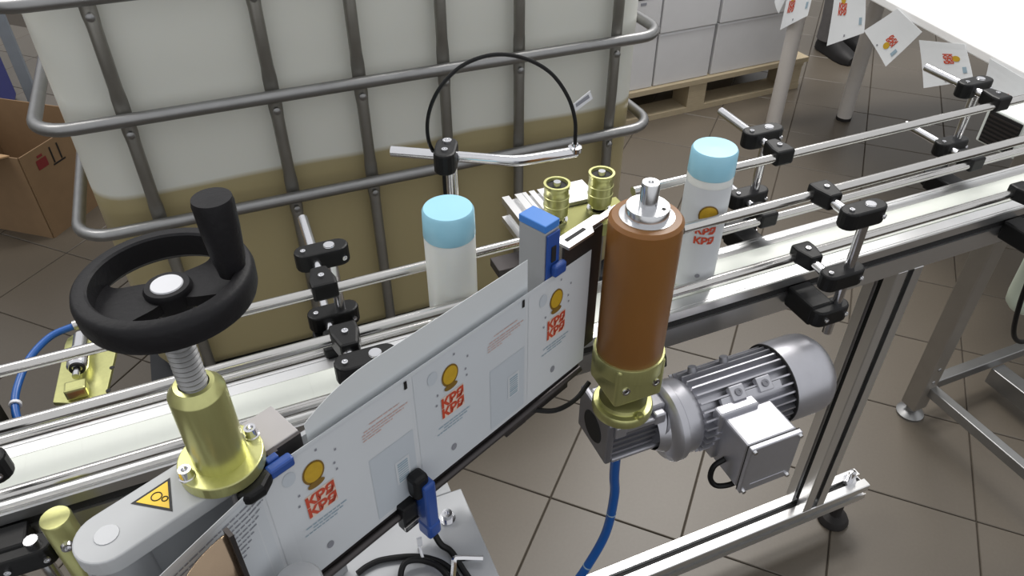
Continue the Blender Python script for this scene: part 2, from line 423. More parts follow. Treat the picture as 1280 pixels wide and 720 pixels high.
def screw(mb, p, ax, r=.0032):
    return mb.lathe([(.0, .0012), (r * .5, .0012), (r * .55, .0022), (r * .95, .0022), (r, 0)], p, ax, n=10)
def bracket(label, xv, yv, side, levels, z0, z1, block=True):
    """side=+1: bracket stands behind the rails, -1: in front. levels: (z, rail y, rod overhang)"""
    yv = yv + yy(xv)
    b = thing('rail_bracket', (xv, yv, z0), label, 'bracket', 'guide rail brackets')
    MB().cyl((xv, yv, z0), (xv, yv, z1), RR, n=14).build('vertical_rod', 'chrome', b)
    for z, yr, ext in levels:
        yr = yr + yy(xv); xh = xv - .0195
        cl = MB().prism(stadium(xh - .008, xv + .009, .0125), (0, yv, z - .0115), (1, 0, 0), (0, 1, 0), (0, 0, .023)).build('clamp', 'black_plastic', b, bevel=.0025)
        screw(MB(), (xh - .010, yv - .002, z + .0115), (0, 0, 1)).build('screw', 'chrome', cl); screw(MB(), (xv + .013, yv - .0118, z - .001), (.35, -1, 0)).build('screw', 'chrome', cl)
        if z > z1 - .02: MB().lathe([(.0, .0015), (.0055, .0015), (.0066, 0)], (xv, yv, z + .0117), n=16).build('rod_end', 'chrome', cl)
        MB().cyl((xh, yr, z), (xh + .004 * side, yv + side * ext, z), RR, n=14).build('cross_rod', 'chrome', b)
        # rail holder: tapered block clasping the rail
        s_ = side
        hp = [(-.0140, -.0085), (.0140, -.0085), (.0145, .005), (.0088, .028), (-.0088, .028), (-.0145, .005)]
        ho = MB().prism([(q[0], q[1] * s_) for q in hp], (xh, yr, z - .0105), (1, 0, 0), (0, 1, 0), (0, 0, .0215)).build('rail_holder', 'black_plastic', b, bevel=.003)
        sm = MB(); screw(sm, (xh, yr + .008 * s_, z + .011), (0, 0, 1), .0036); sm.build('screw', 'chrome', ho)
    if block:
        yb_ = (YB if side > 0 else YF) + yy(xv)
        mbk = MB().box((xv - .022, (yb_ + yv) / 2 + .0006 * side, .722), (.034, abs(yv - yb_) - .001, .030)).build('mount_block', 'black_plastic', b, bevel=.003)
        c2 = MB().prism(stadium(xv - .026, xv + .004, .0125), (0, yv, .710), (1, 0, 0), (0, 1, 0), (0, 0, .024)).build('clamp', 'black_plastic', b, bevel=.0025)
        screw(MB(), (xv - .024, yv - .0125, .722), (0, -1, 0)).build('screw', 'chrome', c2); screw(MB(), (xv + .008, yv - .012, .722), (.3, -1, 0)).build('screw', 'chrome', c2)
    return b
bracket('black rail bracket in front of the conveyor above the motor', .672, .5285, -1, [(.870, .588, .008), (.779, .588, .008)], .684, .883)
bracket('black rail bracket behind the conveyor just right of the labelled bottle', .682, .729, 1, [(.874, .674, .085), (.777, .674, .045)], .70, .887)
bracket('black rail bracket behind the conveyor under the hanging label sheets', 1.075, .729, 1, [(.876, .674, .085), (.777, .674, .085)], .70, .889)
bracket('black rail bracket behind the conveyor left of the plain bottle', .080, .735, 1, [(.843, .674, .085), (.752, .674, .035)], .70, .856)
bracket('black rail bracket half hidden behind the upper edge of the label web', .083, .541, -1, [(.843, .591, .008), (.762, .591, .008)], .69, .856)
bracket('black rail bracket cut off by the right picture edge', 1.066, .5285, -1, [(.777, .588, .008)], .684, .79)
bracket('big black rail bracket at the lower left picture corner', -.252, .548, -1, [(.842, .591, .008)], .66, .74)
b_ = None

# ================================================================== BOTTLES
def bottle(x, label, printed):
    y = .6255 + yy(x); t = thing('bottle', (x, y, .7506), label, 'bottle', 'bottles on the conveyor')
    z = .7506; r = .0268
    MB().lathe([(0, 0), (r - .003, 0), (r, .004), (r, .156), (r - .0015, .1605), (r - .0035, .163), (0, .163)], (x, y, z), n=40).build('bottle_body', 'bottle_body', t)
    c = MB().lathe([(r - .004, .159), (r - .0006, .159), (r + .0004, .1605), (r - .0002, .188), (r - .002, .191), (0, .1915)], (x, y, z), n=40).build('cap', 'bottle_cap', t)
    if printed:
        rl = r + .0004; n = 40
        MB().lathe([(rl, .008), (rl, .150)], (x, y, z), n=48).build('wrap_label', 'web_white', t)
        base = -math.pi / 2 - .45
        def P(s, h, e=.0009): a = base + s / r; return Vector((x + (rl + e) * math.cos(a), y + (rl + e) * math.sin(a), z + h))
        def disc(cu, ch, ru, rh, name, m, e=.0009):
            k = 20; mb = MB(); vs = [P(cu, ch, e)] + [P(cu + ru * math.cos(2 * math.pi * i / k), ch + rh * math.sin(2 * math.pi * i / k), e) for i in range(k)]
            mb.add(vs, [(0, 1 + i, 1 + (i + 1) % k) for i in range(k)]); mb.build(name, m, t)
        disc(0, .116, .0115, .0135, 'emblem', 'print_ochre'); disc(0, .116, .0098, .0118, 'emblem', 'print_yellow', .0012)
        for rr_, h in ((0, .090), (1, .076)):
            g = text_geo('КРЯ', .0125); mb = MB(); mb.add([P(v[0], h + v[1]) for v in g[0]], g[1]); mb.build('lettering', 'print_red', t)
        disc(0, .028, .003, .003, 'print_dot', 'print_grey')
    return t
bottle(.190, 'plain white bottle with sky blue cap left of the label web', False)
bottle(.512, 'white bottle with sky blue cap and printed label behind the orange roller', True)

# ================================================================== LABEL WEB
D = Vector((.912, .409, 0)).normalized(); Nn = Vector((-D.y, D.x, 0)); P0 = Vector((-.001, .380, 0))
def off(u):
    if u >= -.02: return 0
    t = -.02 - u; return -.21 * t * min(1, t / .03)
def Wp(u, o, z): return P0 + D * u + Nn * o + Vector((0, 0, z))
def Wf(u, z, e=.0006): return Wp(u, off(u) - e, z)
web = thing('label_web', Wp(.12, .01, .775), 'wide white printed label web running diagonally to the orange roller', 'label web')
us = [-.20 + .0125 * i for i in range(44)]; us = [u for u in us if u < .328] + [.328]
ZT, ZBt, ZTB = .929, .784, .9585
MB().sheet([[Wf(u, ZBt + (ZT - ZBt) * k / 4, 0) for k in range(5)] for u in us]).build('front_sheet', 'web_white', web, solid=.0004)
def ztb(u): return .9585 if u > .075 else .9585 - .0185 * ((.075 - u) / .068) ** 2.2
MB().sheet([[Wp(u, .0045 + .0025 * k / 4, ZBt + (ztb(u) - ZBt) * k / 4) for k in range(5)] for u in [.0075 + .0125 * i for i in range(19)] + [.2440]]).build('back_sheet', 'web_back', web, solid=.0004)
def rect(mb, u0, u1, z0, z1, e):
    k = max(1, int((u1 - u0) / .012)); return mb.sheet([[Wf(u0 + (u1 - u0) * i / k, z0, e), Wf(u0 + (u1 - u0) * i / k, z1, e)] for i in range(k + 1)])
def wdisc(cu, cz, ru, rz, e):
    k = 24; vs = [Wf(cu, cz, e)] + [Wf(cu + ru * math.cos(2 * math.pi * i / k), cz + rz * math.sin(2 * math.pi * i / k), e) for i in range(k)]
    return MB().add(vs, [(0, 1 + i, 1 + (i + 1) % k) for i in range(k)])
def fine(lab, rows, m, e=.0011):
    mb = MB()
    for (u0, u1, z, h) in rows:
        u = u0
        while u < u1:
            w = random.uniform(.002, .007); w = min(w, u1 - u); rect(mb, u, u + w, z, z + h, e); u += w + .0009
    o = mb.build('fine_print', m, lab); o['kind'] = 'stuff'; return o
PIT = .1375
for k in range(-1, 3):
    u0 = .003 + PIT * k
    ua, ub = u0 - .040, min(u0 + .094, .327)
    lab = rect(MB(), ua, ub, ZBt + .003, ZT - .004, .0005).build('printed_label', 'label_tint' if k % 2 else 'web_white', web)
    if k >= 0:
        wdisc(u0 - .001, .8985, .0095, .0118, .0010).build('emblem', 'print_ochre', lab)
        wdisc(u0 - .001, .8990, .0080, .0098, .0013).build('emblem', 'print_yellow', lab)
        wdisc(u0 - .001, .886, .0075, .0035, .0014).build('emblem', 'print_ochre', lab)
        rect(MB(), u0 - .0130, u0 + .0135, .8525, .8785, .0009).build('lettering_backing', 'print_cream', lab)
        for z in (.8668, .8545):
            g = text_geo('КРЯ', .0138); mb = MB(); mb.add([Wf(u0 + v[0], z + v[1], .0013) for v in g[0]], g[1]); mb.build('lettering', 'print_red', lab)
        fine(lab, [(u0 - .018, u0 + .020, .844, .0012), (u0 - .012, u0 + .016, .8405, .0012), (u0 - .020, u0 + .010, .837, .0011)], 'print_blue')
        wdisc(u0 - .002, .8105 - .003, .0032, .0042, .0010).build('print_dot', 'print_grey', lab)
        wdisc(u0 - .020, .908, .0055, .007, .0010).build('print_seal', 'label_panel', lab)
        mb = MB(); 
        for a_, b_ in ((-.017, .884), (.016, .892), (.017, .884), (-.019, .873), (.004, .9175), (.019, .905)): rect(mb, u0 + a_, u0 + a_ + .0018, b_, b_ + .0024, .001)
        mb.build('print_speck', 'print_grey', lab)
    if u0 + .09 < .32 and k >= 0:
        rect(MB(), u0 + .0885, u0 + .0915, .917, .9255, .0012).build('registration_mark', 'print_black', lab)
        rect(MB(), u0 + .046, u0 + .092, .790, .868, .0008).build('print_panel', 'label_panel', lab)
        fine(lab, [(u0 + .052, u0 + .082, .9065, .0011), (u0 + .046, u0 + .090, .9015, .0012), (u0 + .044, u0 + .086, .8985, .0010), (u0 + .044, u0 + .074, .8955, .0010), (u0 + .044, u0 + .062, .8925, .0010)], 'print_pink')
        bc = rect(MB(), u0 + .0695, u0 + .0845, .8145, .8435, .0012).build('barcode', 'web_white', lab)
        mb = MB(); 
        for q in range(9): rect(mb, u0 + .0715, u0 + .0825, .8165 + q * .0028, .8165 + q * .0028 + random.uniform(.0009, .0018), .0015)
        mb.build('barcode_bars', 'print_blue', bc)
    if k == -1:
        rows = [(u0 + .000 + .004 * random.random() - .002 * q, u0 + .102 - .0035 * q, .919 - .0046 * q, .0013) for q in range(15)]
        fine(lab, rows, 'print_grey')

# ================================================================== LABEL APPLICATOR HEAD
app = thing('label_applicator', Wp(-.04, .03, .70), 'grey painted applicator arm with base plate and warning sticker under the handwheel', 'label machine')
def wprism(poly, z, h): return MB().prism(poly, P0 + Vector((0, 0, z)), D, Nn, (0, 0, h))
arm_poly = [(-.030, .0095), (-.030, .0505), (-.127, .0505)] + [(-.127 + .0205 * math.cos(R(90 + 180 * i / 14)), .030 + .0205 * math.sin(R(90 + 180 * i / 14))) for i in range(1, 14)] + [(-.127, .0095)]
arm = wprism(arm_poly, .916, .014).build('arm', 'arm_paint', app, bevel=.0012)
blk = wprism([(-.052, .0145), (.006, .0145), (.006, .0495), (-.052, .0495)], .892, .038).build('end_block', 'block_paint', app, bevel=.001)
wprism([(-.050, .0118), (.0058, .0118), (.0058, .0142), (-.050, .0142)], .893, .036).build('rail_strip', 'dark_steel', blk)
wprism([(-.050, .0106), (.0058, .0106), (.0058, .0117), (-.050, .0117)], .9115, .0015).build('groove_line', 'chrome', blk)
wprism([(-.0125, .0095), (-.0085, .0095), (-.0085, .0117), (-.0125, .0117)], .9065, .005).build('index_mark', 'white_cap', blk)
wprism([(-.022, .0095), (-.0145, .0095), (-.0145, .0175), (-.022, .0175)], .899, .0305).build('stop_tab', 'dark_steel', blk)
wprism([(-.145, .020), (.02, .020), (.02, .024), (-.145, .024)], .72, .195).build('back_wall', 'plate_grey', app)
MB().lathe([(.0, .0006), (.0075, .0006), (.0078, 0)], Wp(-.127, .030, .930), n=18).build('arm_pin', 'plate_grey', arm)
MB().lathe([(.0, 0), (.0195, 0), (.0195, -.06), (0, -.06)], Wp(-.127, .030, .916), n=24).build('pivot_boss', 'plate_grey', app)
# warning sticker: yellow triangle with two cog rings
st = MB(); tri = [Vector((-.1145, .3745, 0)), Vector((-.0895, .3575, 0)), Vector((-.0895, .3865, 0))]
cen = sum(tri, Vector()) / 3
st.prism([(p.x, p.y) for p in tri], (0, 0, .9301), (1, 0, 0), (0, 1, 0), (0, 0, .0003))
sto = st.build('warning_sticker', 'print_black', arm)
MB().prism([((cen + (p - cen) * .80).x, (cen + (p - cen) * .80).y) for p in tri], (0, 0, .9303), (1, 0, 0), (0, 1, 0), (0, 0, .0003)).build('sticker_field', 'sticker_yellow', app)
for cx, cy, r in ((-.0985, .3735, .0034), (-.0935, .3695, .0019)):
    MB().tube([(cx + r * math.cos(R(a)), cy + r * math.sin(R(a)), .9307) for a in range(0, 360, 24)], .0004, 6, closed=True).build('cog_symbol', 'print_black', app)
# web guide rod along the lower web edge, base plate, guide sheet
MB().tube([Wp(-.02, -.002, .7755), Wp(.2, -.002, .7755), Wp(.322, -.001, .7755)], .0036, 10).build('web_guide_rod', 'dark_steel', app)
wprism([(-.02, .001), (.322, .001), (.322, .004), (-.02, .004)], .772, .010).build('web_guide_rail', 'dark_steel', app)
MB().span((-.14, .25, .712), (.134, .452, .722)).build('base_plate', 'plate_grey', app, bevel=.001)
MB().span((-.14, .452, .712), (.124, .512, .722)).build('base_plate', 'plate_grey', app, bevel=.001)
MB().lathe([(0, .007), (.0022, .007), (.0024, .010), (.0050, .010), (.0055, .002), (.008, .002), (.008, 0)], (.110, .423, .722), n=16).build('cap_screw', 'chrome', app)
gp = MB().sheet([[Wp(-.135 + .0595 * i / 10, -.030 - .010 * (1 - (i / 10)) ** 2 * 3, z) for z in (.75, .80, .86, .937)] for i in range(11)]).build('guide_sheet', 'steel_reflect_brown', app, solid=.0012)
for p_ in gp.data.polygons: p_.use_smooth = True
wprism([(-.0765, -.0345), (-.0735, -.0345), (-.0735, -.0265), (-.0765, -.0265)], .75, .188).build('guide_sheet_edge', 'dark_steel', app)
MB().lathe([(0, .03), (.0165, .03), (.018, .028), (.018, 0)], Wp(-.046, -.036, .820), n=28).build('guide_roller_top', 'plate_grey', app)
MB().lathe([(.0165, 0), (.0165, -.10)], Wp(-.046, -.036, .820), n=28).build('guide_roller_body', 'dark_steel', app)
# peel edge with slotted flange
pe = wprism([(.288, .001), (.345, .001), (.345, .004), (.288, .004)], .80, .150).build('peel_plate', 'dark_steel', app)
fl_o = [(.288, -.004), (.322, -.004), (.328, .004), (.395, .004), (.395, .008), (.352, .010), (.346, .014), (.288, .014)]
MB().prism([(.288, -.004), (.324, -.004), (.330, .003), (.375, .003), (.375, .010), (.350, .010), (.346, .014), (.288, .014)], P0 + Vector((0, 0, .9505)), D, Nn, (0, 0, .003)).build('slotted_flange', 'aluminium', pe)
wprism([(.295, .0035), (.322, .0035), (.322, .0075), (.295, .0075)], .9537, .0003).build('flange_slot', 'slot_dark', pe)
# under-web brackets near the roller
wprism([(.235, .010), (.318, .010), (.318, .034), (.235, .034)], .742, .030).build('support_bracket', 'dark_steel', app, bevel=.001)
wprism([(.215, .006), (.245, .006), (.245, .018), (.215, .018)], .748, .022).build('support_bracket', 'dark_steel', app, bevel=.001)
wprism([(.13, .003), (.16, .003), (.16, .012), (.13, .012)], .760, .012).build('hinge_lug', 'dark_steel', app, bevel=.002)

# ================================================================== HANDWHEEL WITH COLUMN
HX, HY = -.0545, .3835
adj = thing('height_adjuster', (HX, HY, .930), 'black handwheel with upright grip on a yellow threaded column', 'handwheel')
fp = [(.0285 * math.cos(R(a)), .0285 * math.sin(R(a))) for a in range(0, 360, 8)]
fl1 = MB().prism(fp, (HX, HY, .9304), D, Nn, (0, 0, .010)).build('flange', 'yellow_zinc', adj, bevel=.0008)
MB().lathe([(.0180, .010), (.0178, .073), (.0174, .0745), (.0125, .0805), (.0096, .0808), (.0094, .074)], (HX, HY, .930), n=40).build('column', 'yellow_zinc', adj)
for s_ in (-1, 1):
    p = Vector((HX, HY, .9404)) + D * .0243 * s_
    MB().lathe([(0, .005), (.0022, .005), (.0025, .008), (.0042, .008), (.0047, .0015), (.0055, .001), (.0055, 0)], p, n=16).build('cap_screw', 'chrome', fl1)
th = []
z = .072
while z < .142: th += [(.0072, z), (.0090, z + .0017), (.0090, z + .0021), (.0072, z + .0038)]; z += .0040
MB().lathe(th, (HX, HY, .930), n=24).build('threaded_spindle', 'galvanised', adj)
RZ = 1.0768; WX, WY = -.0500, .3850
prof = [(.0405, .0005), (.0415, -.0010), (.0455, -.0018), (.0475, -.0005), (.0487, .0030), (.0490, .0120), (.0480, .0155), (.0462, .0170), (.0405, .0172), (.0392, .0160), (.0390, .0020), (.0405, .0005)]
MB().lathe(prof, (WX, WY, RZ), n=64).build('rim', 'wheel_black', adj)
MB().lathe([(0, -.012), (.010, -.012), (.0125, -.004), (.0135, .0070), (.0122, .0092), (0, .0092)], (WX, WY, RZ), n=32).build('hub', 'wheel_black', adj)
MB().lathe([(0, .0010), (.0086, .0008), (.0090, 0)], (WX, WY, RZ + .0092), n=28).build('hub_cover', 'white_cap', adj)
for a0 in (8, 188):
    k = 12; mb = MB(); top = []
    for i in range(k + 1):
        t = i / k; w = R(66 - 30 * math.sin(math.pi * min(1, t * .72))); r_ = .010 + .0300 * t
        top.append([Vector((WX + r_ * math.cos(R(a0) + w * q), WY + r_ * math.sin(R(a0) + w * q), RZ + .0020 - .0015 * t)) for q in (-1, -.75, -.5, -.25, 0, .25, .5, .75, 1)])
    mb.sheet(top).build('spoke', 'wheel_black', adj, solid=.007)
hb = Vector((-.0140, .3780, RZ + .0165))
MB().lathe([(.0075, -.004), (.0082, .002), (.0092, .006), (.0106, .026), (.0112, .0420), (.0106, .0455), (0, .0463)], hb, n=28).build('grip', 'wheel_black', adj)

# ================================================================== SENSORS ON THE WEB
ps = thing('photo_sensor', Wp(.27, .012, .80), 'upright grey photo sensor with blue top standing behind the label web', 'sensor')
def wbox(u0, u1, o0, o1, z0, z1, name, m, par, bevel=.001): return wprism([(u0, o0), (u1, o0), (u1, o1), (u0, o1)], z0, z1 - z0).build(name, m, par, bevel=bevel)
wbox(.262, .281, .003, .034, .80, .978, 'housing', 'plate_grey', ps)
wbox(.2617, .2813, .0027, .0343, .9782, .986, 'top_cap', 'sensor_sky', ps)
wbox(.263, .2805, .0008, .0028, .83, .976, 'lens_panel', 'sensor_blue', ps)
wbox(.2685, .2745, -.0004, .0007, .945, .962, 'lens', 'slot_dark', ps)
wbox(.268, .284, -.006, .0005, .9305, .943, 'connector', 'sensor_blue', ps, .002)
MB().lathe([(0, .002), (.003, .002), (.003, 0)], Wp(.2815, .018, .955), D, n=12).build('screw', 'chrome', ps)

fs = thing('fork_sensor', Wp(-.033, -.002, .912), 'black and blue fork sensor clasping the web edge beside the yellow column', 'sensor')
wprism([(-.056, -.004), (-.050, -.0105), (-.038, -.0105), (-.028, -.004), (-.028, .004), (-.050, .006)], .919, .011).build('clamp_knob', 'black_plastic', fs, bevel=.003)
wbox(-.030, -.010, -.004, .004, .921, .930, 'sensor_body', 'sensor_blue', fs, .002)
wbox(-.026, -.017, .004, .0095, .915, .931, 'sensor_mount', 'sensor_blue', fs, .001)

ls = thing('edge_sensor', Wp(.088, -.010, .735), 'blue and black sensor gripping the lower web edge above the base plate', 'sensor')
wbox(.080, .096, -.016, -.0015, .795, .822, 'sensor_head', 'black_plastic', ls, .004)
wbox(.086, .099, -.020, -.003, .752, .812, 'sensor_body', 'sensor_blue', ls, .0025)
wbox(.085, .100, -.021, -.004, .738, .757, 'cable_boot', 'sensor_blue', ls, .003)
wbox(.068, .084, -.010, .002, .757, .790, 'fork_jaw', 'black_plastic', ls, .002)
wbox(.066, .083, -.0125, -.0105, .765, .770, 'fork_plate', 'steel', ls, .0003)
q0 = Wp(.094, -.013, .740)
cab = smooth_path([q0, q0 + Vector((.004, -.012, -.010)), (.101, .385, .727), (.106, .360, .7255), (.112, .330, .7255), (.110, .30, .7255)], 8)
tag(MB().tube(cab, .0030, 10).build('sensor_cable', 'cable_black'), 'black cable running down from the blue edge sensor over the base plate', 'cable')
loop = smooth_path([(.016, .398, .7255), (.027, .402, .7255), (.042, .4025, .7255), (.070, .394, .7255), (.090, .378, .7255), (.098, .355, .7255), (.085, .33, .7255), (.060, .345, .7255), (.050, .372, .7255), (.058, .388, .731), (.075, .383, .7315), (.088, .365, .7315), (.092, .33, .728)], 8)
lc = thing('cable_coil', (.05, .38, .722), 'coiled black cable held by a white tie at the bottom picture edge', 'cable')
MB().tube(loop, .0028, 10).build('coil', 'cable_black', lc)
MB().tube([(.073 + .0012, .392 + .006 * math.cos(R(a)), .7302 + .0065 * math.sin(R(a))) for a in range(0, 360, 30)], .0014, 6, closed=True).box((.0755, .3975, .7405), (.0045, .002, .012)).build('cable_tie', 'white_cap', lc)
tag(MB().tube(smooth_path([(.088, .345, .735), (.097, .366, .7305), (.1005, .3745, .730), (.106, .374, .730), (.125, .3655, .730)], 6), .0028, 6).build('hex_key', 'chrome'), 'bright bent hex key lying on the base plate', 'tool')

# ================================================================== ORANGE ROLLER AND MOUNT
RX, RY = .3415, .493; rr = .0352
rol = thing('drive_roller', (RX, RY, .712), 'translucent orange brown rubber roller on a yellow bolted mount', 'roller')
MB().lathe([(0, .800), (rr - .001, .800), (rr, .803), (rr, .966), (rr - .003, .9695), (.0258, .9700), (.0258, .966)], (RX, RY, 0), n=56).build('rubber_sleeve', 'roller_orange', rol)
MB().lathe([(.0258, .964), (.0258, .9705), (.0205, .9710), (.0205, .9795), (.0198, .9805), (.0085, .9805)], (RX, RY, 0), n=48).build('hub', 'aluminium_turned', rol)
MB().lathe([(.0086, .975), (.0086, 1.0035), (.0078, 1.0050), (.003, 1.0050), (.0022, 1.0030), (0, 1.0030)], (RX, RY, 0), n=28).build('shaft', 'aluminium_turned', rol)
MB().lathe([(0, .0003), (.0022, .0003), (.0024, 0)], (RX + .010, RY - .011, .9805), n=10).build('set_screw', 'slot_dark', rol)
mc = MB().span((RX - .0290, RY - .0290, .750), (RX + .0290, RY + .0290, .803)).build('collar', 'yellow_zinc', rol, bevel=.004, seg=3)
MB().lathe([(.0335, .780), (.0372, .784), (.0378, .8025), (.0372, .8045), (.0345, .805)], (RX, RY, 0), n=40).build('collar_rim', 'yellow_zinc', rol)
for dx in (-.017, .019):
    p = Vector((RX + dx, RY - .0290, .772)); ca = Vector((0, -1, 0))
    MB().lathe([(.0022, .0004), (.0026, .0014), (.0046, .0014), (.0050, 0)], p, ca, n=16).build('bolt_ring', 'chrome', mc)
    MB().lathe([(0, .0006), (.0026, .0006), (.0026, 0)], p, ca, n=12).build('bolt_hole', 'slot_dark', mc)
MB().lathe([(.027, .732), (.0250, .737), (.0255, .751)], (RX, RY, 0), n=36).build('neck', 'yellow_zinc_dark', rol)
fd = MB().lathe([(0, .713), (.0335, .713), (.034, .715), (.034, .722), (.0325, .725), (.027, .7255), (.024, .735), (0, .735)], (RX, RY, 0), n=40).build('flange', 'yellow_zinc', rol)
MB().lathe([(0, .005), (.003, .005), (.0035, .003), (.0055, .003), (.0055, 0)], (RX + .004, RY - .0295, .7245), n=6, sharp=True).build('hex_bolt', 'yellow_zinc', fd)

# ================================================================== GEARED MOTOR
mo = thing('gear_motor', (.45, .493, .60), 'silver geared electric motor with cooling fins hanging under the orange roller', 'motor')
MX, MY, MZ = .0, .493, .664
gb = MB().span((.322, .479, .652), (.392, .535, .711)).build('gearbox', 'gear_grey', mo, bevel=.003)
MB().span((.314, .472, .646), (.3235, .542, .7125)).build('gearbox_flange', 'gear_grey', mo, bevel=.003)
MB().lathe([(0, .0012), (.019, .0012), (.0205, 0)], (.314, .506, .678), (-1, 0, 0), n=28).build('bore_dark_disc', 'slot_dark', mo)  # dark disc in place of the shade inside the open bore
for z in (.658, .667, .676, .685):
    MB().span((.3235, .4755, z - .0018), (.388, .4795, z + .0018)).build('gearbox_rib', 'gear_grey', gb)
MB().span((.3235, .4715, .692), (.388, .4800, .7000)).build('gearbox_rib', 'motor_grey', gb, bevel=.0015)
MB().span((.3225, .4690, .690), (.337, .4800, .7080)).build('corner_lug', 'motor_grey', gb, bevel=.002)
MB().span((.374, .4700, .690), (.388, .4800, .7060)).build('corner_lug', 'motor_grey', gb, bevel=.002)
MB().span((.3225, .4705, .648), (.390, .4800, .6535)).build('corner_lug', 'motor_grey', gb, bevel=.0015)
MB().cyl((.385, .493, .676), (.402, .493, .670), .030, .036, 28).build('gearbox_neck', 'gear_grey', mo)
# motor body
AX = (1, 0, 0)
MB().lathe([(.030, .380), (.036, .392), (.047, .396), (.0505, .400), (.0505, .408), (.046, .411), (.046, .424), (.0440, .430), (.0405, .434)], (0, MY, MZ), AX, n=48).build('motor_flange', 'motor_grey', mo)
MB().lathe([(.0375, .43), (.0375, .566)], (0, MY, MZ), AX, n=40).build('stator_body', 'motor_grey', mo)
fin0 = None
for i in range(28):
    a = 2 * math.pi * (i + .5) / 28
    if fin0 is None:
        fin0 = MB().box((0, 0, .0420), (.132, .0022, .0130)).build('cooling_fin', 'motor_grey', None, origin=(0, 0, 0)); o = fin0
    else:
        o = fin0.copy(); COL.objects.link(o)
    o.parent = mo; o.location = Vector((.498, MY, MZ)) - WL[mo.name]; o.rotation_euler = (a, 0, 0)
MB().lathe([(.0445, .560), (.0515, .560), (.0520, .566), (.0520, .606), (.0500, .616), (.0440, .624), (.030, .628), (0, .6285)], (0, MY, MZ), AX, n=56).build('fan_cover', 'motor_grey', mo)
MB().lathe([(.0465, .5585), (.0512, .5585), (.0512, .5602), (.0465, .5602)], (0, MY, MZ), AX, n=48).build('fan_gap', 'slot_dark', mo)
for x in (.481, .519):          # clamp pads on the upper front
    an = R(33); Zx = Vector((0, -math.sin(an), math.cos(an))); Yx = Vector((0, math.cos(an), math.sin(an))); c = Vector((x, MY, MZ)) + Zx * .0475
    pd = MB().box(c, (.020, .018, .009), axes=((1, 0, 0), Yx, Zx)).build('clamp_pad', 'motor_grey', mo, bevel=.0015)
    MB().lathe([(0, .0010), (.0018, .0010), (.0022, .0018), (.0045, .0018), (.005, 0)], c + Zx * .0046, Zx, n=14).build('pad_screw', 'gear_grey', pd)
MB().box(Vector((.500, MY, MZ)) + Vector((0, -math.sin(R(40)), math.cos(R(40)))) * .0455, (.085, .010, .006), axes=((1, 0, 0), (0, math.cos(R(40)), math.sin(R(40))), (0, -math.sin(R(40)), math.cos(R(40))))).build('pad_bar', 'motor_grey', mo, bevel=.001)
for x in (.45, .495):
    MB().lathe([(0, .008), (.005, .008), (.006, 0)], (x, MY + .020, MZ + .043), (0, .4, .9), n=12).build('top_lug', 'gear_grey', mo)
# terminal box facing the viewer
tb = MB().prism([(.452, .452), (.520, .452), (.520, .402), (.452, .402)], (0, 0, .619), (1, 0, 0), (0, 1, 0), (0, 0, .074)).build('terminal_box', 'motor_grey', mo, bevel=.003)
MB().span((.446, .446, .624), (.500, .462, .700)).build('terminal_neck', 'motor_grey', mo, bevel=.003)
cv = MB().span((.4515, .3945, .6175), (.5215, .4015, .6945)).build('terminal_cover', 'motor_grey', tb if False else mo, bevel=.0015)
MB().span((.4518, .4008, .6178), (.5212, .4022, .6942)).build('gasket', 'slot_dark', mo)
MB().span((.463, .3939, .6265), (.512, .3948, .6305)).build('cover_rib', 'motor_grey', cv, bevel=.0004)
for x in (.4555, .5175):
    for z in (.6215, .6905): MB().lathe([(0, .003), (.0025, .003), (.0032, 0)], (x, .3945, z), (0, -1, 0), n=10).build('cover_screw', 'chrome', cv)
cbl = smooth_path([(.452, .43, .640), (.440, .432, .630), (.437, .430, .612), (.444, .425, .600), (.458, .418, .603), (.468, .412, .618)], 6)
MB().tube(cbl, .0034, 10).build('motor_cable', 'cable_black', mo)
MB().tube(smooth_path([(.375, .515, .735), (.395, .527, .742), (.415, .531, .735), (.42, .53, .715)], 6), .0032, 8).build('motor_cable', 'cable_black', mo)
hose = smooth_path([(.345, .497, .625), (.349, .50, .575), (.353, .50, .533), (.348, .50, .457), (.327, .50, .395), (.30, .50, .345), (.24, .50, .27), (.15, .50, .20), (.05, .49, .16)], 8)
hs = thing('air_hose', (.34, .50, .36), 'bright blue air hose hanging down from the gearbox to the floor', 'hose')
MB().tube(hose, .0062, 12).build('hose', 'hose_blue', hs)
for i in (20, 33):
    t_ = (hose[i + 1] - hose[i]).normalized(); MB().cyl(hose[i] - t_ * .001, hose[i] + t_ * .001, .0066, n=12).build('hose_band', 'print_blue', hs)
tag(MB().tube(smooth_path([Wp(.258, .012, .752), Wp(.28, -.004, .745), Wp(.31, -.008, .742), Wp(.335, -.006, .748)], 6), .0028, 8).build('short_cable', 'cable_black'), 'short black cable between the web bracket and the yellow mount', 'cable')

# ================================================================== REAR PRESSING UNIT
pu = thing('pressing_unit', (.37, .74, .76), 'two grooved yellow rollers on an aluminium profile behind the conveyor', 'roller unit')
poly = [(.315, .792), (.315, .800), (.322, .800), (.322, .820), (.315, .820), (.315, .830), (.325, .830), (.325, .823), (.333, .823), (.333, .830), (.343, .830), (.343, .792)]
MB().prism(poly, (0, .690, 0), (1, 0, 0), (0, 0, 1), (0, .095, 0)).build('aluminium_profile', 'aluminium', pu)
poly = [(.3435, .800), (.3435, .830), (.349, .830), (.349, .823), (.353, .823), (.353, .830), (.361, .830), (.361, .823), (.365, .823), (.365, .830), (.432, .830), (.432, .800)]
MB().prism(poly, (0, .738, 0), (1, 0, 0), (0, 0, 1), (0, .047, 0)).build('aluminium_profile', 'aluminium', pu)
MB().span((.3435, .684, .806), (.458, .737, .8245)).build('roller_plate', 'yellow_zinc_dark', pu, bevel=.001)
